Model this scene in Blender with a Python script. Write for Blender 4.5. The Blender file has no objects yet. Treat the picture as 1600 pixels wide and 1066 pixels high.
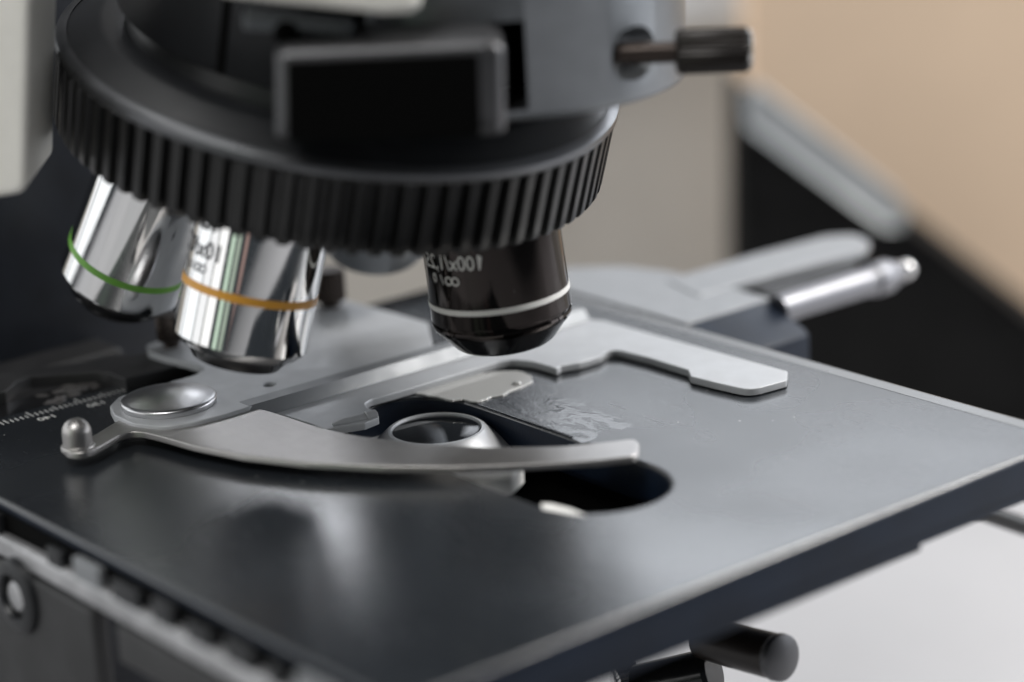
import bpy, bmesh, math, random
from mathutils import Vector, Matrix, noise
random.seed(7)
C = bpy.context.scene.collection
S = 0.001                                   # everything below is written in millimetres
sc = bpy.context.scene

# ------------------------------------------------------------------ camera
RW = ((0.76740271, -0.22590417, 0.60005031),
      (-0.63931361, -0.1985237, 0.74287715),
      (-0.04869484, -0.95370627, -0.29677124))       # rows: world axes in camera (right, down, forward)
CAM = Vector((-239.22469787, -300.13461533, 137.0))
FPX = 3753.2334
right = Vector([RW[i][0] for i in range(3)]); down = Vector([RW[i][1] for i in range(3)]); fwd = Vector([RW[i][2] for i in range(3)])
cd = bpy.data.cameras.new('camera'); cam = bpy.data.objects.new('camera', cd); C.objects.link(cam)
M = Matrix((right, -down, -fwd)).transposed().to_4x4(); M.translation = CAM * S
cam.matrix_world = M
cd.sensor_width = 36.0; cd.lens = FPX * 36 / 1600
cd.clip_start = 0.01; cd.clip_end = 20
cd.dof.use_dof = True; cd.dof.focus_distance = 0.419; cd.dof.aperture_fstop = 5.8
cd.dof.aperture_blades = 0
sc.camera = cam

# ------------------------------------------------------------------ world, lamps, exposure
w = bpy.data.worlds.new('World'); sc.world = w; w.use_nodes = True
bg = w.node_tree.nodes['Background']; bg.inputs[0].default_value = (0.80, 0.90, 1.0, 1); bg.inputs[1].default_value = 0.05
fh = Vector((0.6284, 0.7779, 0)); rh = Vector((0.7683, -0.6401, 0)); up = Vector((0, 0, 1))
T = Vector((0, 20, 20))
def area(name, pos, target, sx, sy, watts, col=(1, 1, 1)):
    l = bpy.data.lights.new(name, 'AREA'); l.shape = 'RECTANGLE'; l.size = sx * S; l.size_y = sy * S
    l.energy = watts; l.color = col
    o = bpy.data.objects.new(name, l); C.objects.link(o); o.location = pos * S
    o.rotation_euler = ((target - pos).to_track_quat('-Z', 'Y')).to_euler()
    return o
def rad(sx, sy, L): return math.pi * sx * sy * 1e-6 * L      # watts for a wanted radiance
def ring_lamp(name, a0, a1, dist, z0, z1, L, col=(1, 1, 1)):
    """upright lamp on a circle round the stage; angles in degrees from the camera's side, + to the right"""
    am = math.radians((a0 + a1) / 2); wd = 2 * dist * math.tan(math.radians((a1 - a0) / 2)); hz = (z0 + z1) / 2
    d = -fh * math.cos(am) + rh * math.sin(am)
    pos = Vector((T.x, T.y, 0)) + d * dist + up * hz
    return area(name, pos, Vector((T.x, T.y, hz)), wd, z1 - z0, rad(wd, z1 - z0, L), col)
# window on the left of the microscope, in panes
for a0, a1, L, col in ((-146, -113, 1.1, (.97, .99, 1)), (-111, -84, 1.2, (.97, .99, 1)), (-82, -67, 1.05, (1, 1, 1)), (-65, -50, 1.2, (1, .99, .97)),
                       (-44, -37, .75, (.75, .95, .74)), (-34, -28, .45, (.8, .95, .75)), (-22, -17, .3, (1, .62, .52))):
    ring_lamp('window_lamp', a0, a1, 950, -60, 640, L, col)
# window on the right
for a0, a1, L in ((84, 100, 2.6), (103, 122, 3.2), (127, 133, 2.2), (138, 150, 1.6)):
    ring_lamp('window_lamp', a0, a1, 950, -70, 640, L, (.92, .95, 1))
# window behind, above the low curtain and the picture
pos = T + fh * 398 + up * 218 + rh * 222
area('window_lamp', pos, pos - fh * 300 - up * 60, 400, 210, rad(400, 210, 2.4), (.90, .94, 1))
pos = T + fh * 398 + up * 178 - rh * 62
area('window_lamp', pos, pos - fh * 300 - up * 100, 56, 55, rad(56, 55, 6.5), (.93, .95, 1))
# ceiling lamp
pos = T + fh * 250 + up * 1100
area('ceiling_and_fill_lamp', pos, T + fh * 100, 700, 500, rad(700, 500, 3.0), (1, .99, .97))
pos = T - fh * 450 + up * 900 - rh * 250  # frontal fill lamp, added to lift the surfaces facing the camera
area('ceiling_and_fill_lamp', pos, T, 500, 500, rad(500, 500, 6.0), (1, .99, .97))
# fill lamp added to brighten the background, no such source known
pos = T + fh * 220 + rh * 800 + up * 750
area('ceiling_and_fill_lamp', pos, T + fh * 560 + rh * 330 + up * 0, 500, 400, rad(500, 400, 19), (1, .97, .93))

sc.view_settings.view_transform = 'Standard'; sc.view_settings.look = 'None'
sc.view_settings.exposure = 0.15; sc.view_settings.gamma = 1; sc.view_settings.use_curve_mapping = False
sc.render.engine = 'CYCLES'
try:
    sc.cycles.use_denoising = True; sc.cycles.denoiser = 'OPENIMAGEDENOISE'
except Exception: pass
sc.cycles.max_bounces = 10; sc.cycles.glossy_bounces = 6

# ------------------------------------------------------------------ helpers
def P(px, py, z=0.0):
    d = right * (px - 800) + down * (py - 533) + fwd * FPX
    return CAM + d * ((z - CAM.z) / d.z)
def V(px, py, dist):                         # point on the vertical plane `dist` in front of the camera
    d = right * (px - 800) + down * (py - 533) + fwd * FPX
    return CAM + d * (dist / d.dot(fh))
def pts(lst, z): return [P(a, b, z).to_2d() for a, b in lst]
def proj(X):
    d = X - CAM; k = FPX / d.dot(fwd)
    return 800 + d.dot(right) * k, 533 + d.dot(down) * k

def mat(name, col, rough=.5, metal=0., spec=.5, bump=0., bscale=800., rvar=0., rscale=60., cvar=0., dust=0., coat=0., ior=1.5, scratch=0.):
    m = bpy.data.materials.new(name); m.use_nodes = True; nt = m.node_tree; b = nt.nodes['Principled BSDF']
    b.inputs['Base Color'].default_value = (*col, 1); b.inputs['Roughness'].default_value = rough
    b.inputs['Metallic'].default_value = metal; b.inputs['Specular IOR Level'].default_value = spec
    b.inputs['Coat Weight'].default_value = coat; b.inputs['Coat Roughness'].default_value = .08
    geo = nt.nodes.new('ShaderNodeNewGeometry')
    def nz(scale, detail=4, rg=.55):
        n = nt.nodes.new('ShaderNodeTexNoise'); n.inputs['Scale'].default_value = scale; n.inputs['Detail'].default_value = detail
        n.inputs['Roughness'].default_value = rg; nt.links.new(geo.outputs['Position'], n.inputs['Vector']); return n.outputs['Fac']
    def mr(src, a, b_, lo=.3, hi=.7):
        n = nt.nodes.new('ShaderNodeMapRange'); n.inputs[1].default_value = lo; n.inputs[2].default_value = hi
        n.inputs[3].default_value = a; n.inputs[4].default_value = b_; n.interpolation_type = 'SMOOTHSTEP'; nt.links.new(src, n.inputs[0]); return n.outputs[0]
    b.inputs['IOR'].default_value = ior
    if rvar:
        nt.links.new(mr(nz(rscale, 2.5, .5), max(.02, rough - rvar), rough + rvar), b.inputs['Roughness'])
    if scratch:
        tot = None
        for rot, sx_, sy_ in ((.35, 2600, 110), (-.9, 1900, 160), (2.3, 2400, 90)):
            mp = nt.nodes.new('ShaderNodeMapping'); mp.inputs['Rotation'].default_value = (0, 0, rot); mp.inputs['Scale'].default_value = (sx_, sy_, 200)
            nt.links.new(geo.outputs['Position'], mp.inputs['Vector'])
            n = nt.nodes.new('ShaderNodeTexNoise'); n.inputs['Scale'].default_value = 1; n.inputs['Detail'].default_value = 2
            nt.links.new(mp.outputs[0], n.inputs['Vector']); o_ = mr(n.outputs['Fac'], 0, scratch, .66, .76)
            if tot is None: tot = o_
            else:
                ad = nt.nodes.new('ShaderNodeMath'); ad.operation = 'ADD'; nt.links.new(tot, ad.inputs[0]); nt.links.new(o_, ad.inputs[1]); tot = ad.outputs[0]
        ad = nt.nodes.new('ShaderNodeMath'); ad.operation = 'ADD'; ad.inputs[1].default_value = rough
        if b.inputs['Roughness'].links: nt.links.new(b.inputs['Roughness'].links[0].from_socket, ad.inputs[1])
        nt.links.new(tot, ad.inputs[0]); nt.links.new(ad.outputs[0], b.inputs['Roughness'])
    if bump:
        bn = nt.nodes.new('ShaderNodeBump'); bn.inputs['Strength'].default_value = bump; bn.inputs['Distance'].default_value = .0002
        nt.links.new(nz(bscale, 3), bn.inputs['Height']); nt.links.new(bn.outputs[0], b.inputs['Normal'])
    cur = None
    if cvar:
        mx = nt.nodes.new('ShaderNodeMix'); mx.data_type = 'RGBA'
        mx.inputs[6].default_value = (*[c * (1 - cvar) for c in col], 1); mx.inputs[7].default_value = (*[min(1, c * (1 + cvar)) for c in col], 1)
        nt.links.new(mr(nz(rscale * 1.7, 6), 0, 1), mx.inputs[0]); cur = mx.outputs[2]
    if dust:
        vo = nt.nodes.new('ShaderNodeTexVoronoi'); vo.inputs['Scale'].default_value = 260; nt.links.new(geo.outputs['Position'], vo.inputs['Vector'])
        s = nt.nodes.new('ShaderNodeSeparateColor'); nt.links.new(vo.outputs['Color'], s.inputs[0])
        pick = mr(s.outputs[0], 0, 1, .90, .91)
        near = mr(vo.outputs['Distance'], 1, 0, .05, .085)
        mu = nt.nodes.new('ShaderNodeMath'); mu.operation = 'MULTIPLY'; nt.links.new(pick, mu.inputs[0]); nt.links.new(near, mu.inputs[1])
        m2 = nt.nodes.new('ShaderNodeMath'); m2.operation = 'MULTIPLY'; m2.inputs[1].default_value = dust; nt.links.new(mu.outputs[0], m2.inputs[0])
        mx = nt.nodes.new('ShaderNodeMix'); mx.data_type = 'RGBA'; mx.inputs[6].default_value = (*col, 1); mx.inputs[7].default_value = (.5, .5, .48, 1)
        if cur: nt.links.new(cur, mx.inputs[6])
        nt.links.new(m2.outputs[0], mx.inputs[0]); cur = mx.outputs[2]
    if cur: nt.links.new(cur, b.inputs['Base Color'])
    return m

MT = dict(
 stage=mat('black_anodised_aluminium', (.016, .019, .023), .245, .0, 1.0, bump=.14, bscale=2600, rvar=.07, rscale=18, scratch=.07, cvar=.2, dust=.5, ior=1.6),
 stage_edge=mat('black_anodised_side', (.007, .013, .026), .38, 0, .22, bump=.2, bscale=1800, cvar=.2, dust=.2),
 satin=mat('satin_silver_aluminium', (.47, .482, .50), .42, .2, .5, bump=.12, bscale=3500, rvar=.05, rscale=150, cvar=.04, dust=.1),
 steel=mat('brushed_steel', (.50, .485, .475), .40, 1, .5, bump=.15, bscale=3800, rvar=0, scratch=.10, rscale=160, cvar=.03),
 dome=mat('turned_steel', (.60, .60, .61), .31, 1, .5, bump=.05, bscale=3000, rvar=.03, rscale=200),
 polished=mat('polished_steel', (.72, .71, .70), .12, 1, .5, rvar=.04, rscale=200),
 chrome=mat('chrome_plating', (.78, .78, .78), .075, 1, .5, rvar=.02, rscale=220),
 blackchrome=mat('black_chrome_plating', (.042, .036, .034), .06, .92, .5, rvar=.03, rscale=250, dust=.25),
 blacktip=mat('black_lacquer', (.012, .012, .013), .16, .2, .5, rvar=.04, rscale=300),
 matte=mat('matte_black_paint', (.018, .018, .019), .48, 0, .5, bump=.25, bscale=2500, rvar=.06, rscale=120),
 rubber=mat('black_ribbed_plastic', (.007, .007, .007), .34, 0, .5, bump=.15, bscale=2500, rvar=.06, rscale=120),
 charcoal=mat('charcoal_paint', (.115, .125, .135), .36, .15, .6, bump=.15, bscale=1800, rvar=.05, rscale=80, cvar=.1),
 darknavy=mat('dark_blue_grey_paint', (.009, .011, .016), .45, 0, .4, bump=.25, bscale=1500, cvar=.25),
 void=mat('black_recess', (.0025, .0025, .0025), .8, 0, .05),  # near-black: shade of recesses, gaps, undersides put into colour; also slider's black face
 cream=mat('cream_enamel', (.90, .88, .82), .42, 0, .5, bump=.15, bscale=1500, cvar=.04),
 green=mat('green_enamel', (.17, .44, .06), .35, 0, .5),
 orange=mat('orange_enamel', (.80, .38, .045), .35, 0, .5),
 white=mat('white_enamel', (.90, .89, .86), .4, 0, .5),
 ink=mat('grey_ink', (.10, .10, .11), .5, 0, .4),
 glass=None,
 lens=mat('coated_lens', (.008, .009, .011), .03, 0, 1.0),
 brown=mat('dark_bronze', (.055, .042, .036), .30, .6, .5, rvar=.06, rscale=200),
 rail=mat('worn_grey_rail', (.42, .42, .43), .38, .6, .5, rvar=.08, rscale=90, cvar=.2),
 edge_sheen=mat('chamfer_sheen_grey', (.17, .175, .18), .30, .2, .9, rvar=.04, rscale=60),  # light caught by the stage chamfer, put into colour
 flange=mat('black_satin_flange', (.015, .016, .018), .37, 0, .38, bump=.12, bscale=1800, rvar=.04, rscale=80),
 head=mat('grey_satin_metal', (.21, .222, .235), .37, .85, .5, bump=.15, bscale=1800, rvar=.05, rscale=70, cvar=.08),
 slider=mat('worn_black_metal', (.10, .10, .105), .36, .7, .5, bump=.15, bscale=1800, rvar=.06, rscale=90),
 oil_sheen=mat('oil_painted_sheen', (.42, .42, .41), .10, 0, .8, rvar=.03, rscale=300),  # clear oil painted pale: its bright reflection is put into the colour
 bar=mat('darker_satin_bar', (.24, .25, .262), .42, .3, .5, bump=.12, bscale=3500, rvar=.05, rscale=150),  # darker than the satin: the bar slope's dark reflection put into colour
 rodm=mat('turned_rod', (.24, .24, .255), .40, .9, .5, rvar=.05, rscale=150),
 sill=mat('white_paint', (.80, .79, .78), .5),
 rim=mat('worn_rim', (.12, .123, .13), .33, .8, .5, rvar=.06, rscale=120),
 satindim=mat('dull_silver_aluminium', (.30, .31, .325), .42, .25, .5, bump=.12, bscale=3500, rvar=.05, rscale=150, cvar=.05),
 grip=mat('dark_knob', (.020, .016, .014), .33, .3, .5, rvar=.05, rscale=200),
 beige=mat('beige_board', (.74, .57, .42), .8, 0, .3, cvar=.05, rscale=6),
 curtain=mat('pale_grey_fabric', (.72, .685, .635), .9, 0, .2, cvar=.05, rscale=10),
 case=mat('black_case_plastic', (.010, .010, .010), .8, 0, .12, cvar=.15),
 strip=mat('grey_metal_strip', (.46, .48, .49), .45, .3, .5, cvar=.08),
 table=mat('white_laminate', (.43, .43, .445), .45, 0, .5, cvar=.03, rscale=12),
 residue=mat('dried_residue', (.085, .08, .078), .35, 0, .5, bump=.8, bscale=900, cvar=.7, rscale=700),
)
def oil_mat():
    m = bpy.data.materials.new('clear_oil'); m.use_nodes = True; b = m.node_tree.nodes['Principled BSDF']
    b.inputs['Base Color'].default_value = (.016, .018, .022, 1); b.inputs['IOR'].default_value = 1.6; b.inputs['Roughness'].default_value = .19
    b.inputs['Specular IOR Level'].default_value = 1.0; b.inputs['Metallic'].default_value = 0
    return m
MT['oil'] = oil_mat()

def link(name, bm, m, parent=None, sharp=35, smooth=True):
    for v in bm.verts: v.co *= S
    bmesh.ops.recalc_face_normals(bm, faces=bm.faces)
    me = bpy.data.meshes.new(name); bm.to_mesh(me); bm.free()
    o = bpy.data.objects.new(name, me); C.objects.link(o); me.materials.append(m)
    if smooth:
        for p in me.polygons: p.use_smooth = True
        me.set_sharp_from_angle(angle=math.radians(sharp))
    if parent is not None:
        o.parent = parent
        if parent.type == 'EMPTY': o.location = -parent.location
    return o
def empty(name, loc, label, cat):
    o = bpy.data.objects.new(name, None); C.objects.link(o); o.location = loc * S; o['label'] = label; o['category'] = cat
    o.empty_display_size = .02
    return o
def tag(o, label, cat): o['label'] = label; o['category'] = cat; return o
def struct(o): o['kind'] = 'structure'; return o

def smooth_loop(p, n=6, closed=True, fixed=()):
    """Catmull-Rom through 2D points; indices in `fixed` stay sharp."""
    out = []; N = len(p)
    for i in range(N):
        p0, p1, p2, p3 = p[(i - 1) % N], p[i], p[(i + 1) % N], p[(i + 2) % N]
        if i in fixed: p0 = p1
        if (i + 1) % N in fixed: p3 = p2
        for k in range(n):
            t = k / n
            out.append(.5 * ((2 * p1) + (p2 - p0) * t + (2 * p0 - 5 * p1 + 4 * p2 - p3) * t * t + (3 * p1 - p0 - 3 * p2 + p3) * t ** 3))
    return out
def round_loop(p, r, n=5):
    """polygon with rounded corners; r may be a list"""
    out = []; N = len(p)
    for i in range(N):
        ri = r[i] if isinstance(r, (list, tuple)) else r
        a, b, c = p[i - 1], p[i], p[(i + 1) % N]
        u = (a - b); v = (c - b); lu, lv = u.length, v.length; u /= lu; v /= lv
        ang = u.angle(v)
        if ri <= 0 or ang > math.radians(176): out.append(b); continue
        t = min(ri / math.tan(ang / 2), lu * .45, lv * .45)
        q0, q1 = b + u * t, b + v * t
        for k in range(n + 1):
            s = k / n
            out.append((1 - s) ** 2 * q0 + 2 * s * (1 - s) * b + s * s * q1)
    return out
def sarea(p): return .5 * sum(p[i - 1].x * p[i].y - p[i].x * p[i - 1].y for i in range(len(p)))
def inset(p, d):
    n = len(p); o = []
    for i in range(n):
        a, b, c = p[i - 1], p[i], p[(i + 1) % n]
        e1 = (b - a); e2 = (c - b)
        if e1.length < 1e-9 or e2.length < 1e-9: o.append(b.copy()); continue
        e1.normalize(); e2.normalize()
        n1 = Vector((-e1.y, e1.x)); n2 = Vector((-e2.y, e2.x)); m = n1 + n2
        if m.length < 1e-6: o.append(b + n1 * d); continue
        m.normalize(); k = min(1.6, 1 / max(.3, m.dot(n1)))
        o.append(b + m * d * k)
    return o
def prism(bm, loop, z0, z1, bev=.3, holes=(), zfun=None, botbev=0, seg=3):
    """plate with rounded top edge; loops are 2D (x, y)"""
    loops = []
    for L, hole in [(loop, False)] + [(h, True) for h in holes]:
        L = [Vector(q) for q in L]
        if (sarea(L) > 0) == hole: L = L[::-1]
        loops.append(L)
    tops = []; bots = []
    zf = zfun or (lambda x, y: 0.)
    for L in loops:
        rings = []
        if botbev:
            rings.append((inset(L, botbev), z0)); rings.append((L, z0 + botbev))
        else: rings.append((L, z0))
        if bev:
            for k in range(seg + 1):
                a = k / seg * math.pi / 2
                rings.append((inset(L, bev * (1 - math.cos(a))), z1 - bev + bev * math.sin(a)))
            rings.append((inset(L, bev * 1.25), z1))
        else: rings.append((L, z1))
        vr = [[bm.verts.new((q.x, q.y, z + zf(q.x, q.y))) for q in R] for R, z in rings]
        n = len(L)
        for a, b in zip(vr[:-1], vr[1:]):
            for i in range(n):
                bm.faces.new((a[i - 1], a[i], b[i], b[i - 1]))
        tops.append(vr[-1]); bots.append(vr[0])
    for ring in (tops, bots):
        ed = set()
        for L in ring:
            for i in range(len(L)):
                e = bm.edges.get((L[i - 1], L[i]))
                ed.add(e)
        bmesh.ops.triangle_fill(bm, use_beauty=True, use_dissolve=False, edges=list(ed))
    return bm
def box(bm, x0, x1, y0, y1, z0, z1, bev=.3):
    return prism(bm, round_loop([Vector((x0, y0)), Vector((x1, y0)), Vector((x1, y1)), Vector((x0, y1))], max(.05, bev), 3), z0, z1, bev, botbev=bev)
def slab(bm, outline, depth, ax_u, ax_v, ax_n, org, bev=1.0):
    """prism of a 2D outline in the plane (ax_u, ax_v), thickness along ax_n"""
    t = bmesh.new(); prism(t, outline, 0, depth, bev, botbev=bev)
    Mx = Matrix((ax_u, ax_v, ax_n)).transposed().to_4x4(); Mx.translation = org
    t.transform(Mx); me = bpy.data.meshes.new('t'); t.to_mesh(me); t.free(); bm.from_mesh(me); bpy.data.meshes.remove(me)
    return bm
def frame(ax):
    ax = ax.normalized(); u = ax.cross(Vector((.3, .2, .9)) if abs(ax.z) < .9 else Vector((1, 0, 0))).normalized(); return u, ax.cross(u), ax
def lathe(bm, org, ax, prof, n=96, ref=None, rfun=None, caps=True):
    """profile = [(dist along ax, radius)]"""
    ax = ax.normalized()
    if ref is None: u, v, _ = frame(ax)
    else:
        u = (ref - ax * ref.dot(ax)).normalized(); v = ax.cross(u)
    rings = []
    for t, r in prof:
        ring = []
        for k in range(n):
            a = 2 * math.pi * k / n; rr = rfun(a, t, r) if rfun else r
            ring.append(bm.verts.new(org + ax * t + (u * math.cos(a) + v * math.sin(a)) * rr))
        rings.append(ring)
    for a, b in zip(rings[:-1], rings[1:]):
        for i in range(n): bm.faces.new((a[i - 1], a[i], b[i], b[i - 1]))
    if caps:
        bm.faces.new(rings[0]); bm.faces.new(rings[-1][::-1])
    return bm
def tube(bm, path, r, n=12):
    prev = None
    for i, p in enumerate(path):
        t = (path[min(i + 1, len(path) - 1)] - path[max(i - 1, 0)]).normalized(); u, v, _ = frame(t)
        ring = [bm.verts.new(p + (u * math.cos(2 * math.pi * k / n) + v * math.sin(2 * math.pi * k / n)) * r) for k in range(n)]
        if prev:
            for k in range(n): bm.faces.new((prev[k - 1], prev[k], ring[k], ring[k - 1]))
        else: bm.faces.new(ring)
        prev = ring
    bm.faces.new(prev)
def knurl(bm, org, ax, prof, ribs, depth, per=6):
    lathe(bm, org, ax, prof, n=ribs * per, rfun=lambda a, t, r: r - depth * (.5 + .5 * math.cos(a * ribs)) if r > .6 * max(q[1] for q in prof) else r)

def text_bm(body, size, place, cuts=1, xs=1.0, bold=.028):
    """font outline -> flat mesh, each vertex sent through place(x, y)"""
    cu = bpy.data.curves.new('t', 'FONT'); cu.body = body; cu.size = size; cu.resolution_u = 4; cu.offset = bold
    o = bpy.data.objects.new('t', cu); C.objects.link(o)
    dg = bpy.context.evaluated_depsgraph_get(); me = bpy.data.meshes.new_from_object(o.evaluated_get(dg))
    bm = bmesh.new(); bm.from_mesh(me)
    bmesh.ops.triangulate(bm, faces=bm.faces)
    if cuts: bmesh.ops.subdivide_edges(bm, edges=bm.edges, cuts=cuts, use_grid_fill=True)
    for v in bm.verts: v.co = place(v.co.x * xs, v.co.y)
    bpy.data.objects.remove(o); bpy.data.curves.remove(cu); bpy.data.meshes.remove(me)
    return bm
def add_bm(a, b):
    me = bpy.data.meshes.new('t'); b.to_mesh(me); b.free(); a.from_mesh(me); bpy.data.meshes.remove(me)

# ================================================================== SETTING
TZ = -112.0
bm = bmesh.new()
box(bm, -900, 1500, -700, 1500, TZ - 25, TZ, 2)
struct(link('table', bm, MT['table']))

# curtain far behind: a sheet with soft vertical folds
bm = bmesh.new(); cols = []
for i in range(221):
    s = -700 + i * 8
    off = 14 * math.sin(s / 31.) + 9 * math.sin(s / 17. + 1.3) + 6 * math.sin(s / 67.)
    b0 = Vector((CAM.x, CAM.y, 0)) + fh * (783 + off * .4) + rh * s
    cols.append([bm.verts.new((b0.x, b0.y, z)) for z in (TZ - 1, -60, 0, 34)])
for a, b in zip(cols[:-1], cols[1:]):
    for k in range(3): bm.faces.new((a[k], b[k], b[k + 1], a[k + 1]))
bmesh.ops.solidify(bm, geom=bm.faces[:], thickness=3)
tag(link('curtain', bm, MT['curtain']), 'pale grey curtain hanging behind the microscope', 'curtain')

bm = bmesh.new(); o0 = Vector((CAM.x, CAM.y, 0)) + fh * 770
se = (V(1166, 20, 756) - o0).dot(rh)
slab(bm, [Vector((-100, 5)), Vector((se, 5)), Vector((se, 33)), Vector((-100, 33))], 16, rh, up, rh.cross(up), o0, 1)
SILL = bm
def vslab(name, px, D, thick, m, parent=None, bev=3):
    o0 = Vector((CAM.x, CAM.y, 0)) + fh * D
    L = []
    for a, b in px:
        q = V(a, b, D) - o0; L.append(Vector((q.dot(rh), q.z)))
    bm = bmesh.new(); slab(bm, L, thick, rh, up, rh.cross(up), o0 + fh * 0, bev)
    return link(name, bm, m, parent)
tag(link('window_sill', SILL, MT['sill']), 'white window sill above the grey curtain, beside the beige board', 'sill')
# beige board leaning behind the black case
bo = vslab('beige_board', [(1158, -220), (2100, -220), (2100, 700), (1158, 560)], 748, -12, MT['beige'], bev=2)
tag(bo, 'large plain beige board standing behind the black case', 'board')
# black case with sloping top
q = V(1400, 600, 700)
case = empty('equipment_case', Vector((q.x, q.y, TZ)), 'black equipment case with sloping top and grey edge strip, behind the stage', 'case')
def table_py(px, D):
    lo, hi = 300, 2400
    for _ in range(40):
        mid = (lo + hi) / 2
        if V(px, mid, D).z > TZ: lo = mid
        else: hi = mid
    return lo
vslab('case_body', [(1152, 142), (1602, 488), (1900, 718), (1900, table_py(1900, 680) - 2), (1152, table_py(1152, 680) - 2)], 680, -30, MT['case'], case, bev=3)
vslab('edge_strip', [(1163, 152), (1186, 134), (1398, 300), (1418, 326), (1405, 352), (1380, 352), (1166, 196)], 676, -3.5, MT['strip'], case, bev=1.6)
# cable at the right edge of the picture
bm = bmesh.new(); path = []
for k in range(60):
    t = k / 59
    if t < .7: p = V(1500 + 200 * t / .7, 787 + 70 * t / .7, 428 + 14 * t / .7)
    else:
        u_ = (t - .7) / .3; p0 = V(1700, 857, 442); p = Vector((p0.x + 26 * u_, p0.y - 18 * u_ * u_, p0.z + (TZ + 2 - p0.z) * u_ ** 1.6))
    path.append(p)
tube(bm, path, 1.9)
tag(link('cable', bm, mat('black_cable_sheath', (.02, .02, .02), .25)), 'thin glossy black cable hanging down beside the stage corner', 'cable')

# ================================================================== MICROSCOPE
base = Vector((0, 120, TZ))
mic = empty('microscope', base, 'black and cream compound microscope with three banded objectives over a black stage', 'microscope')

# ---- stand column
bm = bmesh.new(); box(bm, -42, 9, 108, 190, TZ, 190, 4)
col = link('stand_column', bm, MT['darknavy'], mic)
bm = bmesh.new(); box(bm, -60, -16, 97, 107.5, -6, .2, 1.2)
link('column_ledge', bm, MT['matte'], col)

# ---- cream arm cover on the left, and cream bar at the top
D = 372
o0 = Vector((CAM.x, CAM.y, 0)) + fh * D
def vloop(px): return [Vector(((V(a, b, D) - o0).dot(rh), (V(a, b, D) - o0).z)) for a, b in px]
bm = bmesh.new(); slab(bm, round_loop(vloop([(-150, -60), (46, -60), (38, 305), (-150, 336)]), [1.5, 1.5, 2.4, 1.5]), 26, rh, up, -fh, o0 + fh * 26, 1.1)
cov = link('arm_cover', bm, MT['cream'], mic)
D = 350; o0 = Vector((CAM.x, CAM.y, 0)) + fh * D
bm = bmesh.new(); slab(bm, round_loop(vloop([(340, -90), (662, -90), (657, 14), (640, 22), (600, 24), (340, -4)]), [1, 1, 1.6, 1.6, 2, 1]), 18, rh, up, fh, o0, 1.6)
link('arm_bar', bm, MT['cream'], mic)

# ---- nosepiece
NC = Vector((-.924, 37.93, 61.454)); NA = Vector((-.052, .262, -1)).normalized()      # ring centre, axis pointing down
toc = (CAM - NC).normalized()
RIBS = 80
def ribf(a, t, r):
    if t < 1.6 or r < 40: return r
    x = (a * RIBS / (2 * math.pi)) % 1.0
    k = min(1, max(0, (abs(x - .5) - .25) / .07))        # flat land 0 ... groove
    d = 1.5 * (.5 - .5 * math.cos(math.pi * k))
    return r - d * min(1, (t - 1.6) / .8)
bm = bmesh.new()
lathe(bm, NC, NA, [(1.5, 46), (1.55, 48.6), (1.7, 48.65), (2.2, 48.62), (2.6, 48.6), (6, 48.5), (11, 48.4), (14.0, 48.3), (14.7, 47.9), (14.9, 47.0), (14.9, 42), (12, 41)], n=RIBS * 14, ref=toc, rfun=ribf, caps=False)
nose = link('nosepiece', bm, MT['rubber'], mic, sharp=40)
bm = bmesh.new(); lathe(bm, NC, NA, [(-.9, 47.1), (-.6, 48.2), (-.1, 48.85), (.5, 49.0), (1.0, 49.0), (1.5, 48.7), (1.52, 47)], n=240, caps=False)
link('grip_rim', bm, MT['rim'], nose)
bm = bmesh.new(); lathe(bm, NC, NA, [(13.2, 42.2), (13.0, 10), (13, 2)], n=96)
link('turret_underside', bm, MT['void'], nose)
bm = bmesh.new(); lathe(bm, NC, NA, [(1, 46.8), (-.75, 47.0), (-.95, 46.4), (-3.2, 42.2), (-3.6, 41.0), (-3.4, 37.5), (-6.6, 37.0), (-7.2, 38.6), (-8.0, 39.4), (-60, 39.4)], n=160)
link('turret_flange', bm, MT['flange'], nose, sharp=50)
nu, nv, _n = frame(NA); best = None
for k in range(720):
    d_ = nu * math.cos(k * math.pi / 360) + nv * math.sin(k * math.pi / 360); X = NC - NA * 16 + d_ * 39.4
    if d_.dot(toc) > 0 and (best is None or abs(proj(X)[0] - 351) < best[0]): best = (abs(proj(X)[0] - 351), d_)
d_ = best[1]; tv = NA.cross(d_)
bm = bmesh.new(); slab(bm, [Vector((-.75, 7.6)), Vector((.75, 7.6)), Vector((.75, 58)), Vector((-.75, 58))], 2.0, tv, -NA, d_, NC + d_ * 37.6, 0)
link('housing_seam', bm, MT['void'], nose)
# fixed head above it, bored for the slider
HX, HY, HR, HZ = 10.0, 12.0, 34.0, 58.6
sd = (Vector((CAM.x, CAM.y, 0)) - Vector((HX, HY, 0))).normalized()               # slider direction: towards the camera
sr = Vector((-sd.y, sd.x, 0)) * 1.0
if sr.dot(rh) < 0: sr = -sr
bm = bmesh.new(); lathe(bm, Vector((HX, HY, HZ)), up, [(0, HR - 1.6), (.5, HR - .5), (1.4, HR), (90, HR)], n=160)
head = link('head', bm, MT['head'], mic, sharp=40)
head.name = 'microscope_head'
def at_px(px, py, D): return V(px, py, D)
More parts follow.
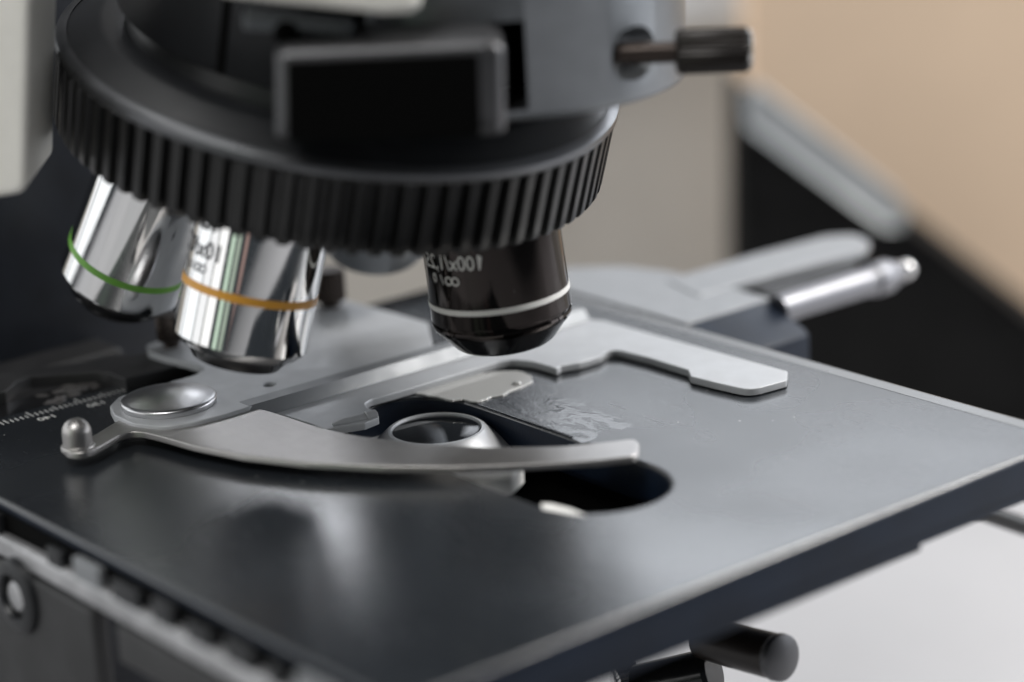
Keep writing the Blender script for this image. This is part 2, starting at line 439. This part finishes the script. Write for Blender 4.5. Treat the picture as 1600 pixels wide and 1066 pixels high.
# slot cut with an exact boolean
def hpt(px, py, front):                                                         # (u along sr, z) of a pixel on the plane `front` mm before the head axis
    o = Vector((HX, HY, 0)) + sd * front
    d = right * (px - 800) + down * (py - 533) + fwd * FPX
    k = (o - CAM).dot(sd) / d.dot(sd); X = CAM + d * k
    return Vector(((X - o).dot(sr), X.z))
a = hpt(424, 52, 33); b = hpt(826, 178, 33)
bm = bmesh.new(); slab(bm, [Vector((a.x, b.y)), Vector((b.x, b.y + .8)), Vector((b.x, a.y)), Vector((a.x, a.y))], 40, sr, up, sd, Vector((HX, HY, 0)) + sd * 8, 0)
cut = link('cutter', bm, MT['void'])
mo = head.modifiers.new('b', 'BOOLEAN'); mo.object = cut; mo.operation = 'DIFFERENCE'; mo.solver = 'EXACT'
dg = bpy.context.evaluated_depsgraph_get()
me = bpy.data.meshes.new_from_object(head.evaluated_get(dg)); head.modifiers.clear(); head.data = me
bpy.data.objects.remove(cut)
for p in me.polygons: p.use_smooth = True
me.set_sharp_from_angle(angle=math.radians(40))
bm = bmesh.new(); slab(bm, [Vector((a.x + .2, b.y + .2)), Vector((b.x - .2, b.y + .9)), Vector((b.x - .2, a.y - .2)), Vector((a.x + .2, a.y - .2))], 1, sr, up, sd, Vector((HX, HY, 0)) + sd * 8.2, 0)
link('slot_back', bm, MT['void'], head)
# seam on the left of the head
# slider
F = 48
px_ = [(428, 84), (446, 76), (760, 62), (788, 72), (790, 214), (428, 222)]
L = [hpt(x, y, F) for x, y in px_]
bm = bmesh.new(); slab(bm, round_loop(L, [1.6, 1.6, 2.2, 2.4, 1.5, 1.5]), 34, sr, up, sd, Vector((HX, HY, 0)) + sd * (F - 34), 2.0)
sl = link('filter_slider', bm, MT['slider'], mic)
L2 = [hpt(x, y, F) for x, y in [(448, 97), (748, 84), (751, 213), (450, 221)]]
bm = bmesh.new(); slab(bm, round_loop(L2, .8), .6, sr, up, sd, Vector((HX, HY, 0)) + sd * (F - .2), .2)
link('slider_face', bm, MT['void'], sl)
# small lever plate above the slider
F2 = 41
L = [hpt(x, y, F2) for x, y in [(380, 22), (540, 36), (552, 44), (545, 60), (470, 52), (380, 48)]]
bm = bmesh.new(); slab(bm, round_loop(L, .6), 8, sr, up, sd, Vector((HX, HY, 0)) + sd * (F2 - 8), .5)
link('head_lever', bm, MT['charcoal'], mic)
bm = bmesh.new(); q = Vector((HX, HY, 0)); c = hpt(447, 52, F2); c2 = q + sd * F2 + sr * c.x + up * c.y
lathe(bm, c2, sd, [(-6, 1.9), (.2, 1.9), (.5, 1.4)], n=32); link('lever_hole', bm, MT['void'], mic)  # black plug painting the dark hole in the lever
# clamp knob on the right of the head
k0 = hpt(972, 84, 24)
kp = q + sd * 24 + sr * k0.x + up * k0.y
kd = (sr + sd * .10).normalized()
bm = bmesh.new(); lathe(bm, kp - kd * 1.5, kd, [(0, 3.6), (1.2, 4.3), (30, 4.3)], n=48); cut = link('cutter', bm, MT['void'])
mo = head.modifiers.new('b', 'BOOLEAN'); mo.object = cut; mo.operation = 'DIFFERENCE'; mo.solver = 'EXACT'
dg = bpy.context.evaluated_depsgraph_get()
me = bpy.data.meshes.new_from_object(head.evaluated_get(dg)); head.modifiers.clear(); head.data = me
bpy.data.objects.remove(cut)
for p in me.polygons: p.use_smooth = True
me.set_sharp_from_angle(angle=math.radians(40))
bm = bmesh.new(); lathe(bm, kp - kd * 1.3, kd, [(0, 1.75), (12, 1.75)], n=32)
knob = link('clamp_knob', bm, MT['brown'], mic)
bm = bmesh.new(); knurl(bm, kp + kd * 8.4, kd, [(0, 2.6), (.3, 3.3), (.7, 3.6), (10.9, 3.6), (11.6, 3.2)], 26, .22)
link('knob_grip', bm, MT['grip'], knob)
bm = bmesh.new(); lathe(bm, kp + kd * 20.0, kd, [(0, 3.1), (.35, 3.0), (.6, 2.5)], n=32); link('knob_cap', bm, MT['polished'], knob)
bm = bmesh.new(); lathe(bm, kp - kd * 1.45, kd, [(0, 3.5), (.2, 3.5)], n=40); link('knob_socket', bm, MT['void'], knob)

# ---- objectives
def objective(label, c, ax, r, prof_barrel, barrel_m, band_m, band_h, prof_tip, tip_m, words, ink):
    c = Vector(c); ax = Vector(ax).normalized()
    cdir = (CAM - c); cdir = (cdir - ax * cdir.dot(ax)).normalized(); side = ax.cross(cdir)
    if side.dot(rh) < 0: side = -side
    def on(phi, L, e=.0): return c + ax * L + (cdir * math.cos(phi) + side * math.sin(phi)) * (r + e)
    bm = bmesh.new(); lathe(bm, c, ax, prof_barrel, n=160)
    b = link('objective', bm, barrel_m, mic, sharp=25); b['label'] = label
    bm = bmesh.new(); lathe(bm, c, ax, [(-band_h / 2, r - .2), (-band_h / 2, r + .05), (0, r + .07), (band_h / 2, r + .05), (band_h / 2, r - .2)], n=160, caps=False)
    link('colour_band', bm, band_m, b)
    bm = bmesh.new(); lathe(bm, c, ax, prof_tip, n=128); link('front_tip', bm, tip_m, b, sharp=25)
    tm = bmesh.new()
    for body, size, phi0, L, xs in words:
        if body == 'inf':
            for dx in (0, .82):
                t = bmesh.new()
                def ring(k, rr): 
                    A = 2 * math.pi * k / 28
                    return on(math.radians(phi0) - (dx * size * xs + math.cos(A) * rr * size * xs) / r, L - size * .42 - math.sin(A) * rr * size, .06)
                o_ = [t.verts.new(ring(k, .46)) for k in range(28)]; i_ = [t.verts.new(ring(k, .30)) for k in range(28)]
                for k in range(28): t.faces.new((o_[k - 1], o_[k], i_[k], i_[k - 1]))
                add_bm(tm, t)
            continue
        if body == 'one':
            t = bmesh.new()
            q_ = [Vector(v) for v in ((.27, 0), (.27, .73), (.20, .73), (.05, .63), (.05, .55), (.18, .62), (.18, 0))]
            t.faces.new([t.verts.new((v.x, v.y, 0)) for v in q_])
            bmesh.ops.triangulate(t, faces=t.faces); bmesh.ops.subdivide_edges(t, edges=t.edges, cuts=2, use_grid_fill=True)
            for v in t.verts: v.co = on(math.radians(phi0) - v.co.x * size * xs / r, L - v.co.y * size, .05)
            add_bm(tm, t); continue
        add_bm(tm, text_bm(body, size, lambda x, y: on(math.radians(phi0) - x / r, L - y, .05), 2, xs))
    link('lettering', tm, ink, b, smooth=False)
    return b
objective('black objective with a white band', (8.9, 9.9, 22.6), (.066, -.051, -.996), 12.2,
    [(-32, 11.7), (-8, 12.0), (3.15, 12.2), (3.3, 12.1), (3.32, 11.75), (3.8, 11.75), (3.82, 12.15), (4.25, 12.2), (4.9, 11.9), (5.2, 11.6)], MT['blackchrome'], MT['white'], .95,
    [(4.6, 11.6), (5.25, 11.58), (6.2, 10.7), (8.4, 8.9), (9.0, 8.1), (9.3, 7.2), (9.35, 3), (9.0, 2.6)], MT['blacktip'],
    [('one', 3.6, -9, -7.6, 1), ('00x/1,25', 3.6, -16, -7.6, .9), ('inf', 1.75, -35, -4.9, 1.0), ('/', 2.3, -47.5, -5.0, .95), ('0', 2.3, -55.5, -5.1, .95)], MT['white'])
objective('chrome objective with an orange band', (-28.5, 29.9, 28.1), (-.240, .113, -.964), 11.49,
    [(-30, 11.4), (9.2, 11.45), (9.6, 11.2), (10.6, 10.2)], MT['chrome'], MT['orange'], 1.4,
    [(9.8, 10.3), (10.7, 10.05), (11.6, 8.6), (13.2, 7.4), (13.3, 3)], MT['blacktip'],
    [('Plan', 3.0, -40, -9.6, .95), ('10x/0,25', 4.2, -27, -5.0, .95), ('inf', 1.7, -46, -2.4, 1), ('/0,17', 1.9, -60, -2.4, 1)], MT['ink'])
objective('chrome objective with a green band', (-23.6, 77.5, 24.2), (-.176, .444, -.878), 11.49,
    [(-30, 11.4), (5.6, 11.45), (6.0, 11.25), (6.2, 10.6)], MT['chrome'], MT['green'], 1.25,
    [(5.9, 10.9), (6.6, 10.85), (8.4, 9.2), (9.2, 8.9), (10.8, 7.2), (11.0, 3)], MT['blacktip'],
    [('20x', 3.3, 88, -5.5, .95)], MT['ink'])
# fourth, short objective peeping out at the back
oa = math.radians(36); od = Vector((math.cos(oa), math.sin(oa), 0)); oc = NC + NA * 14 + od * 30
bm = bmesh.new(); lathe(bm, oc - NA * 4, NA + od * .25, [(0, 11), (31, 11), (37.5, 10.6), (39.2, 9.8), (39.6, 9.0), (39.6, 7.5), (39.2, 7)], n=96)
o4 = link('objective', bm, MT['head'], mic); o4['label'] = 'plain grey objective at the back, mostly hidden by the ring'

# ---- stage
def stadium(cx, y0, y1, r, n=24):
    return [Vector((cx + r * math.cos(a), y0 + r * math.sin(a))) for a in [math.pi + math.pi * k / n for k in range(n + 1)]] + \
           [Vector((cx + r * math.cos(a), y1 + r * math.sin(a))) for a in [math.pi * k / n for k in range(n + 1)]]
hole = stadium(-3, -27, 20, 12)
st_loop = round_loop([Vector((-74, -68.5)), Vector((67.4, -68.5)), Vector((67.4, 82)), Vector((-74, 82))], [3, 3, 2, 2], 6)
bm = bmesh.new(); prism(bm, st_loop, -6, 0, .8, holes=[hole], seg=4)
stage = link('stage', bm, MT['stage'], mic)
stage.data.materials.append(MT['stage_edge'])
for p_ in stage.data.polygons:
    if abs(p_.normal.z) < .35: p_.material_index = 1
bm = bmesh.new(); prism(bm, round_loop([Vector((-72, -68.2)), Vector((67.2, -68.2)), Vector((67.2, 80)), Vector((-72, 80))], 2.5), -8.0, -6.004, .01, holes=[stadium(-3, -27, 20, 14)])
link('stage_skirt', bm, MT['stage_edge'], stage)
bm = bmesh.new(); prism(bm, round_loop([Vector((-72, -67.9)), Vector((29, -67.9)), Vector((29, 60)), Vector((-72, 60))], 1), -9.2, -8.003, .01, holes=[stadium(-3, -27, 20, 16)])
link('lower_slide_plate', bm, MT['stage_edge'], stage)
# flat lighter strip painting the light caught by the right edge's chamfer
bm = bmesh.new()
prism(bm, [Vector((63.4, -66.2)), Vector((66.3, -66.2)), Vector((66.3, 76)), Vector((63.4, 76))], .003, .06, .05)
link('lit_edge_strip', bm, MT['edge_sheen'], stage)
# scale along the back edge
bm = bmesh.new()
for k in range(-12, 52):
    x = -19 - k * 1.0
    ln = 3.0 if k % 10 == 0 else (2.3 if k % 5 == 0 else 1.6)
    f = [bm.verts.new(Vector((xx, yy, .035))) for xx, yy in ((x - .11, 73.2), (x + .11, 73.2), (x + .11, 73.2 + ln), (x - .11, 73.2 + ln))]
    bm.faces.new(f)
for txt, x in (('140', -50.2), ('130', -40.0), ('120', -29.6)):
    add_bm(bm, text_bm(txt, 2.5, lambda X, Y, x=x: Vector((x + 4.4 - X, 69.9 + Y * 1.0, .035)), 0, 1.0))
link('scale_marks', bm, MT['white'], stage, smooth=False)
# black recess and slide behind the scale
bm = bmesh.new(); L = [Vector(p) for p in ((-74, 77.0), (66, 77.0), (66, 84), (-74, 84))]; prism(bm, L, .004, .03, 0)
link('scale_groove', bm, MT['blacktip'], stage)
L = [P(x, y, 2.4).to_2d() for x, y in ((-120, 628), (8, 612), (26, 596), (48, 588), (150, 580), (172, 582), (196, 592), (300, 566), (300, 540), (-120, 600))]
bm = bmesh.new(); prism(bm, L, .05, 2.4, .25); link('rear_rail', bm, MT['matte'], stage)
# white sliver at the near lip of the hole
bm = bmesh.new(); prism(bm, pts([(846, 787), (862, 788), (890, 795), (916, 806), (890, 803), (847, 795)], .06), -.02, .08, 0); link('lip_sliver', bm, MT['white'], stage)

# left side: rail, block, screw
g = P(271, 985, -5).x; g1 = P(271, 958, -5).x
bm = bmesh.new(); box(bm, g, g1, -90, 110, -9, -5, .8); rail = link('side_rail', bm, MT['rail'], mic)
bm = bmesh.new(); box(bm, g1 + .004, -74.5, -90, 110, -9, -6.2, .3)
link('rail_bed', bm, MT['void'], rail)  # near-black colour deepens the shaded gap beside the rail
bm = bmesh.new(); box(bm, -74.45, -74.02, -60, 78, -5.7, -1.5, .02); link('rack_gap_shade', bm, MT['void'], stage)  # black strip on the wall, painting the shade between the teeth
def yw(x_, y_):                                     # y of a pixel on the stage's left wall
    d = right * (x_ - 800) + down * (y_ - 533) + fwd * FPX; return (CAM + d * ((-75.0 - CAM.x) / d.x)).y
gaps = [76.0] + [yw(x_, y_) for x_, y_ in ((12, 815), (70, 845), (112, 872), (170, 893), (232, 917), (285, 946), (345, 975), (412, 1010), (455, 1030))] + [-58.0]
for k, (ya, yb_) in enumerate(zip(gaps[:-1], gaps[1:])):
    if k in (1,) or ya - yb_ < 3: continue
    bm = bmesh.new(); box(bm, -76.0, -74.47, yb_ + 1.9, ya - 1.9, -5.6, (-1.7, -2, -2.4, -1.8, -2.2, -1.7, -2.5, -1.8, -2.1, -1.6)[k], .35); link('rack_block', bm, MT['bar' if k in (3, 9) else 'flange'], stage)
y0 = P(128, 960, -9).y; y1 = P(172, 975, -9).y
bm = bmesh.new(); box(bm, g - .6, g1 - 1, y0, 110, -40, -9.1, .8); link('rail_bracket', bm, MT['matte'], rail)
bm = bmesh.new(); box(bm, g - .2, g1 - 1, -90, y1, -16, -9.1, .8); link('rail_plate', bm, MT['matte'], rail)
p = P(64, 915, -13); sx = Vector((g - .6, p.y, -13.5))
bm = bmesh.new(); lathe(bm, sx + Vector((.3, 0, 0)), Vector((-1, 0, 0)), [(-.2, 6.4), (1.2, 6.2), (1.7, 5.4), (1.7, 4.0), (.9, 3.6)], n=40, caps=False); link('screw_boss', bm, MT['flange'], rail)
bm = bmesh.new(); lathe(bm, sx, Vector((-1, 0, 0)), [(-.2, 2.6), (.6, 2.5), (.9, 2.0)], n=32); link('bracket_screw', bm, MT['rail'], rail)

# ---- right-hand bracket with arm and rod
bm = bmesh.new()
L = [Vector((67.9, 26)), Vector((91, 25.8)), Vector((91.5, 56)), Vector((88, 66)), Vector((80, 74)), Vector((67.9, 76))]
prism(bm, round_loop(L, [.3, .6, 2, 3, 3, 1]), -3, 0, .4)
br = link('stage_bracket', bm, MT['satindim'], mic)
bm = bmesh.new()
prof = [(26.0, -.4), (23.5, -2.6), (16.2, -5.4), (15.2, -6.2), (15.2, -14), (60, -14), (60, -3.2), (26.0, -3.2)]
L = [Vector((y, z)) for y, z in [(25.6, -.5), (16.4, -4.6), (15.2, -5.6), (15.2, -14), (60, -14), (60, -3.1), (27, -3.1), (25.9, -2.4)]]
slab(bm, L, 22.5, Vector((0, 1, 0)), up, Vector((1, 0, 0)), Vector((68.6, 0, 0)), .4)
link('bracket_block', bm, MT['stage_edge'], br)
bm = bmesh.new(); L = pts([(1040, 436), (1085, 424), (1180, 396), (1290, 368), (1338, 365), (1360, 377), (1350, 391), (1250, 417), (1165, 440), (1090, 462)], .3)
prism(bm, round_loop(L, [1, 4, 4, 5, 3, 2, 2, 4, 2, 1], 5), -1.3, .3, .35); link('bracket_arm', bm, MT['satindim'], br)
bm = bmesh.new(); L = pts([(1165, 446), (1250, 424), (1338, 400), (1336, 420), (1240, 452), (1205, 462)], -1.4); prism(bm, L, -4, -1.34, .2); link('arm_gap_shade', bm, MT['matte'], br)  # dark strip standing in for the shaded gap under the arm
a = P(1215, 484, -2); b = P(1352, 437, -2); b = Vector((b.x, a.y, -2))
bm = bmesh.new(); ln = (b - a).length
lathe(bm, a, b - a, [(0, 2.9), (ln, 2.9), (ln + .6, 3.5), (ln + 5, 3.5), (ln + 6.2, 2.9), (ln + 9, 2.2), (ln + 9.5, 1.8)], n=48); rod = link('drive_rod', bm, MT['rodm'], br)
bm = bmesh.new(); e = (b - a).normalized(); lathe(bm, b + e * 9.3, e, [(0, 1.2), (.8, 1.9), (1.8, 2.1), (2.8, 1.7), (3.3, .8)], n=32); link('rod_tip', bm, MT['polished'], rod)

# ---- slide holder
# plate
zP = 3.6
PL = pts([(171, 634), (186, 619), (228, 608), (274, 594), (303, 586), (318, 578), (312, 571), (291, 565), (258, 558), (231, 549), (229, 539), (246, 533), (330, 508), (440, 488), (540, 468), (668, 503), (676, 540), (659, 557), (480, 607), (412, 626), (389, 636), (350, 648), (303, 660), (255, 667), (207, 661), (178, 648)], zP)
loop = round_loop(PL, [3, 3, 3, 3, 3, 1.5, 1.5, 2, 2, .7, .7, 1.2, 4, 4, 2, 2, 2, 2, 6, 4, 3, 5, 5, 5, 4, 4], 4)
hh = P(420, 601, zP); hl = [Vector((hh.x + 1.15 * math.cos(2 * math.pi * k / 24), hh.y + 1.15 * math.sin(2 * math.pi * k / 24))) for k in range(24)]
bm = bmesh.new(); prism(bm, loop, 2.2, zP, .3, holes=[hl]); holder = link('slide_holder', bm, MT['satin'], mic)
bm = bmesh.new(); prism(bm, [q * 1.0 for q in inset([Vector(v) for v in (loop if sarea(loop) > 0 else loop[::-1])], 2.5)], .06, 2.18, 0); link('holder_base', bm, MT['matte'], holder)
# guide bar with a sloping front face
bx0 = P(405, 641, zP).x; bx1 = P(940, 490, zP).x
yb = P(570, 582, zP).y; yf = P(570, 603, 1.7).y
L = [Vector((yb, zP + .05)), Vector((yb + 3.2, zP + .05)), Vector((yb + 3.2, .1)), Vector((yf, .1)), Vector((yf, 1.6))]
bm = bmesh.new(); slab(bm, L, bx1 - bx0, Vector((0, 1, 0)), up, Vector((1, 0, 0)), Vector((bx0, 0, 0)), .12)
link('guide_bar', bm, MT['bar'], holder)
# jaw plate with the long fixed arm
zJ = 1.5
JW = [(400, 646), (560, 598), (680, 562), (800, 527), (905, 497), (945, 501), (1090, 541), (1231, 580), (1229, 594), (1172, 610), (1118, 598), (1079, 588), (1075, 578), (1010, 558), (965, 547), (948, 549), (938, 557), (905, 567), (876, 572), (870, 577), (860, 573), (832, 565), (800, 562), (777, 566), (690, 592), (620, 613), (580, 624), (570, 630), (574, 637), (590, 643), (592, 652), (570, 661), (520, 669), (508, 671), (480, 660), (440, 648)]
JL = round_loop(pts(JW, zJ), [.5, 1, 1, 1, 1, 2, 1, .9, .9, 3.2, 1, .4, .4, 2, 3, 3, 2, 2, .6, .6, .6, 4, 4, 4, 4, 4, 3, 2, 2, .8, .8, .8, .6, .6, 2, 2], 4)
bm = bmesh.new(); prism(bm, JL, .25, zJ, .22); link('jaw_plate', bm, MT['satin'], holder)
bm = bmesh.new()
a = P(520, 664, zJ + .2); b = P(588, 648, zJ + .2)
e = b - a; lathe(bm, a, e, [(0, .3), (2, .75), (e.length - 2.2, .8), (e.length - 2.1, 1.0), (e.length - .2, 1.0), (e.length, .7)], n=24); link('jaw_pin', bm, MT['satin'], holder)
# curved swing finger
zF = 2.9
FU = [(104, 693), (118, 686), (145, 681), (172, 664), (192, 652), (240, 642), (330, 638), (400, 637), (430, 645), (470, 658), (500, 668), (560, 681), (660, 694), (760, 699), (880, 697), (960, 689), (992, 685), (999, 693), (997, 712), (930, 719), (830, 725), (720, 729), (600, 728), (480, 722), (380, 711), (300, 695), (250, 681), (225, 675), (205, 674), (188, 679), (150, 700), (130, 708), (106, 707), (99, 701)]
FL = round_loop(pts(FU, zF), 2.5, 4)
def fz(x, y):
    d = Vector((x, y)) - P(265, 640, 2).to_2d(); s = d.dot(Vector((.767, -.64)))
    return .5 * max(0, (s - 40) / 40) ** 2 * 1.0
bm = bmesh.new(); prism(bm, FL, zF - 1.25, zF, .25, botbev=.2); fin = link('swing_finger', bm, MT['steel'], holder)
# pin on the finger's tail
pc = P(122, 697, zF); bm = bmesh.new()
lathe(bm, Vector((pc.x, pc.y, zF - .6)), up, [(0, 2.9), (.6, 2.95), (.9, 2.8), (1.0, 2.52), (1.5, 2.48), (3.1, 2.48)] + [(3.1 + 2.48 * math.sin(a_), 2.48 * math.cos(a_)) for a_ in (.15, .3, .5, .7, .9, 1.1, 1.3, 1.45, 1.54)], n=64); link('finger_pin', bm, MT['steel'], holder)
# domed pivot screw
kc = P(264, 626, zP + .6); bm = bmesh.new()
lathe(bm, Vector((kc.x, kc.y, zP + .05)), up, [(0, 8.3), (.75, 8.5), (1.0, 8.45), (1.25, 8.1)] + [(1.25 + 1.2 * (1 - (r / 8.1) ** 2), r) for r in (7.6, 6.5, 5, 3.5, 2, .3)], n=128); link('pivot_screw', bm, MT['dome'], holder, sharp=50)
# knurled thumb screws
for px, py, r, h in ((268, 541, 2.6, 5.0), (517, 478, 3.2, 6.4)):
    c = P(px, py, zP); bm = bmesh.new()
    lathe(bm, Vector((c.x, c.y, zP)), up, [(0, r * .6), (1.2, r * .6)], n=24)
    knurl(bm, Vector((c.x, c.y, zP + 1.2)), up, [(0, r * .9), (.3, r), (h - .5, r), (h, r * .85), (h + .1, r * .3)], 28, .18)
    link('thumb_screw', bm, MT['brown'], holder)

# ---- condenser under the hole
cc = Vector((-.6, 17.6, 0)); bm = bmesh.new()
lathe(bm, cc, up, [(-7.5, 16.4), (-6.3, 16.4), (-6.0, 16.1), (-6.0, 13.2), (-5.6, 12.8), (-2.6, 9.5), (-2.0, 8.9), (-1.7, 8.5), (-1.65, 8.0), (-1.9, 7.8), (-2.6, 7.6)], n=128, caps=False)
cond = link('condenser', bm, MT['satin'], mic, sharp=30)
bm = bmesh.new(); lathe(bm, cc, up, [(-2.7, 7.65), (-1.95, 7.6)] + [(-1.95 + .4 * (1 - (r / 7.4) ** 2), r) for r in (7.2, 6, 4.5, 3, 1.5, .2)], n=96); link('top_lens', bm, MT['lens'], cond, sharp=60)
bm = bmesh.new(); prism(bm, round_loop(pts([(640, 700), (806, 712), (818, 728), (800, 746), (750, 754), (690, 738)], -.5), [1, 1, 1, 1.5, 1.5, 1]), -3.4, -.5, .3); link('lit_condenser_block', bm, MT['white'], cond)  # silver block coloured white: its lit look is put into the colour
bm = bmesh.new(); box(bm, -40, 20, -42, 64, -17, -12, 1); link('hole_blackout', bm, MT['void'], cond)  # black box added to close off the hole against the bright table
# aperture lever and screws below the stage edge
a = V(1125, 1004, 378); b = V(1212, 1026, 368); e = b - a; bm = bmesh.new()
lathe(bm, a - e * .3, e, [(0, 3.6), (e.length * .5, 3.8), (e.length * 1.3 - 1.2, 3.9), (e.length * 1.3, 3.7)], n=48); ak = link('aperture_knob', bm, MT['grip'], mic)
bm = bmesh.new(); lathe(bm, b, e, [(0, 3.9), (.5, 4.1), (1.6, 4.0), (2.0, 3.2), (2.2, .5)], n=48); link('knob_cap', bm, MT['slider'], ak)
a = V(1000, 1075, 385); b = V(1110, 1052, 380); e = b - a; bm = bmesh.new()
lathe(bm, a, e, [(0, 4.2), (e.length, 4.4), (e.length + .8, 3.8)], n=48); link('condenser_lever', bm, MT['blacktip'], mic)
a = V(962, 1076, 388); bm = bmesh.new()
knurl(bm, a, Vector((.9, -.4, .1)), [(0, 3.2), (.4, 4.0), (4.4, 4.0), (5, 3.4)], 30, .25); link('centring_screw', bm, MT['polished'], mic)

# ================================================================== OIL ON THE STAGE
bm = bmesh.new()
OU = [(640, 612), (700, 594), (760, 584), (805, 581), (828, 588), (832, 598), (818, 606), (800, 612), (790, 618), (770, 622), (752, 629), (735, 629), (722, 626), (705, 628), (690, 624), (668, 620), (650, 617)]
L = smooth_loop(pts(OU, 0), 6)
L = [q + Vector((random.uniform(-.12, .12), random.uniform(-.25, .25))) for q in L]
prism(bm, L, .01, .30, .24)
q = P(808, 600, .3); lathe(bm, Vector((q.x, q.y, .2)), up, [(0, .95), (.3, .85), (.5, .6), (.6, .2)], n=24)
tag(link('oil_puddle', bm, MT['oil_sheen'], sharp=180), 'shiny puddle of clear oil on the black stage beside the hole', 'oil')
bm = bmesh.new()
def drop(px, py, a, b_, ang, h=.12):
    c = P(px, py, 0)
    n = 10; ca, sa = math.cos(ang), math.sin(ang); rings = []
    for rr, z in ((1, .015), (.8, h * .6), (.45, h)):
        ring = []
        for k in range(n):
            t = 2 * math.pi * k / n; j = 1 + .25 * noise.noise(Vector((px * .3 + 2 * math.cos(t), py * .3 + 2 * math.sin(t), 0)))
            x, y = a * rr * j * math.cos(t), b_ * rr * j * math.sin(t)
            ring.append(bm.verts.new((c.x + x * ca - y * sa, c.y + x * sa + y * ca, z)))
        rings.append(ring)
    for r0, r1 in zip(rings[:-1], rings[1:]):
        for k in range(n): bm.faces.new((r0[k - 1], r0[k], r1[k], r1[k - 1]))
    bm.faces.new(rings[-1])
NU, NV = 190, 80
qa, qb, qc, qd = Vector((728, 612)), Vector((872, 600)), Vector((1000, 668)), Vector((905, 694))
grid = []
for i in range(NU + 1):
    row = []
    for j in range(NV + 1):
        u_, v_ = i / NU, j / NV
        p_ = (qa * (1 - u_) + qd * u_) * (1 - v_) + (qb * (1 - u_) + qc * u_) * v_
        X = P(p_.x, p_.y, 0)
        n1 = noise.fractal(Vector((X.x * .62 + 3, X.y * .20, 0)), 1.0, 2.1, 4)
        n2 = noise.fractal(Vector((X.x * .16 + 9, X.y * .09, 4)), 1.0, 2.0, 3)
        m_ = min(1, 6 * u_ * (1 - u_) ** .7) * min(1, 5 * v_) * min(1, 4 * (1 - v_))
        rd = max(0, 1 - abs(n1) * 2.6) ** 2
        z = (.075 * rd * max(0, .25 + n2) * .6 + .012 * n1) * m_ + .010 * (m_ - .70) + .007 * n2
        row.append(bm.verts.new((X.x, X.y, z)))
    grid.append(row)
for i in range(NU):
    for j in range(NV):
        f = (grid[i][j], grid[i + 1][j], grid[i + 1][j + 1], grid[i][j + 1])
        if max(v.co.z for v in f) > 0: bm.faces.new(f)
bmesh.ops.delete(bm, geom=[v for v in bm.verts if not v.link_faces], context='VERTS')
tag(link('oil_smear', bm, MT['oil'], sharp=180), 'streaky wet oil smear running from the puddle towards the curved finger tip', 'oil')
# dried residue beside the scale
bm = bmesh.new()
for (x0, y0_, sx_, sy_, n_) in ((120, 607, 36, 9, 60), (90, 626, 12, 6, 20)):
    for k in range(n_):
        px, py = x0 + random.gauss(0, sx_ * .5), 0
        py = y0_ - (px - x0) * .2 + random.gauss(0, sy_ * .42)
        s = random.uniform(.35, 1.1); drop(px, py, s * 1.4, s * .7, random.uniform(-1, 1), random.uniform(.1, .3))
for v in bm.verts: v.co.z += .03
tag(link('dried_residue', bm, MT['residue'], sharp=180), 'crusty grey dried residue beside the ruler scale', 'residue')
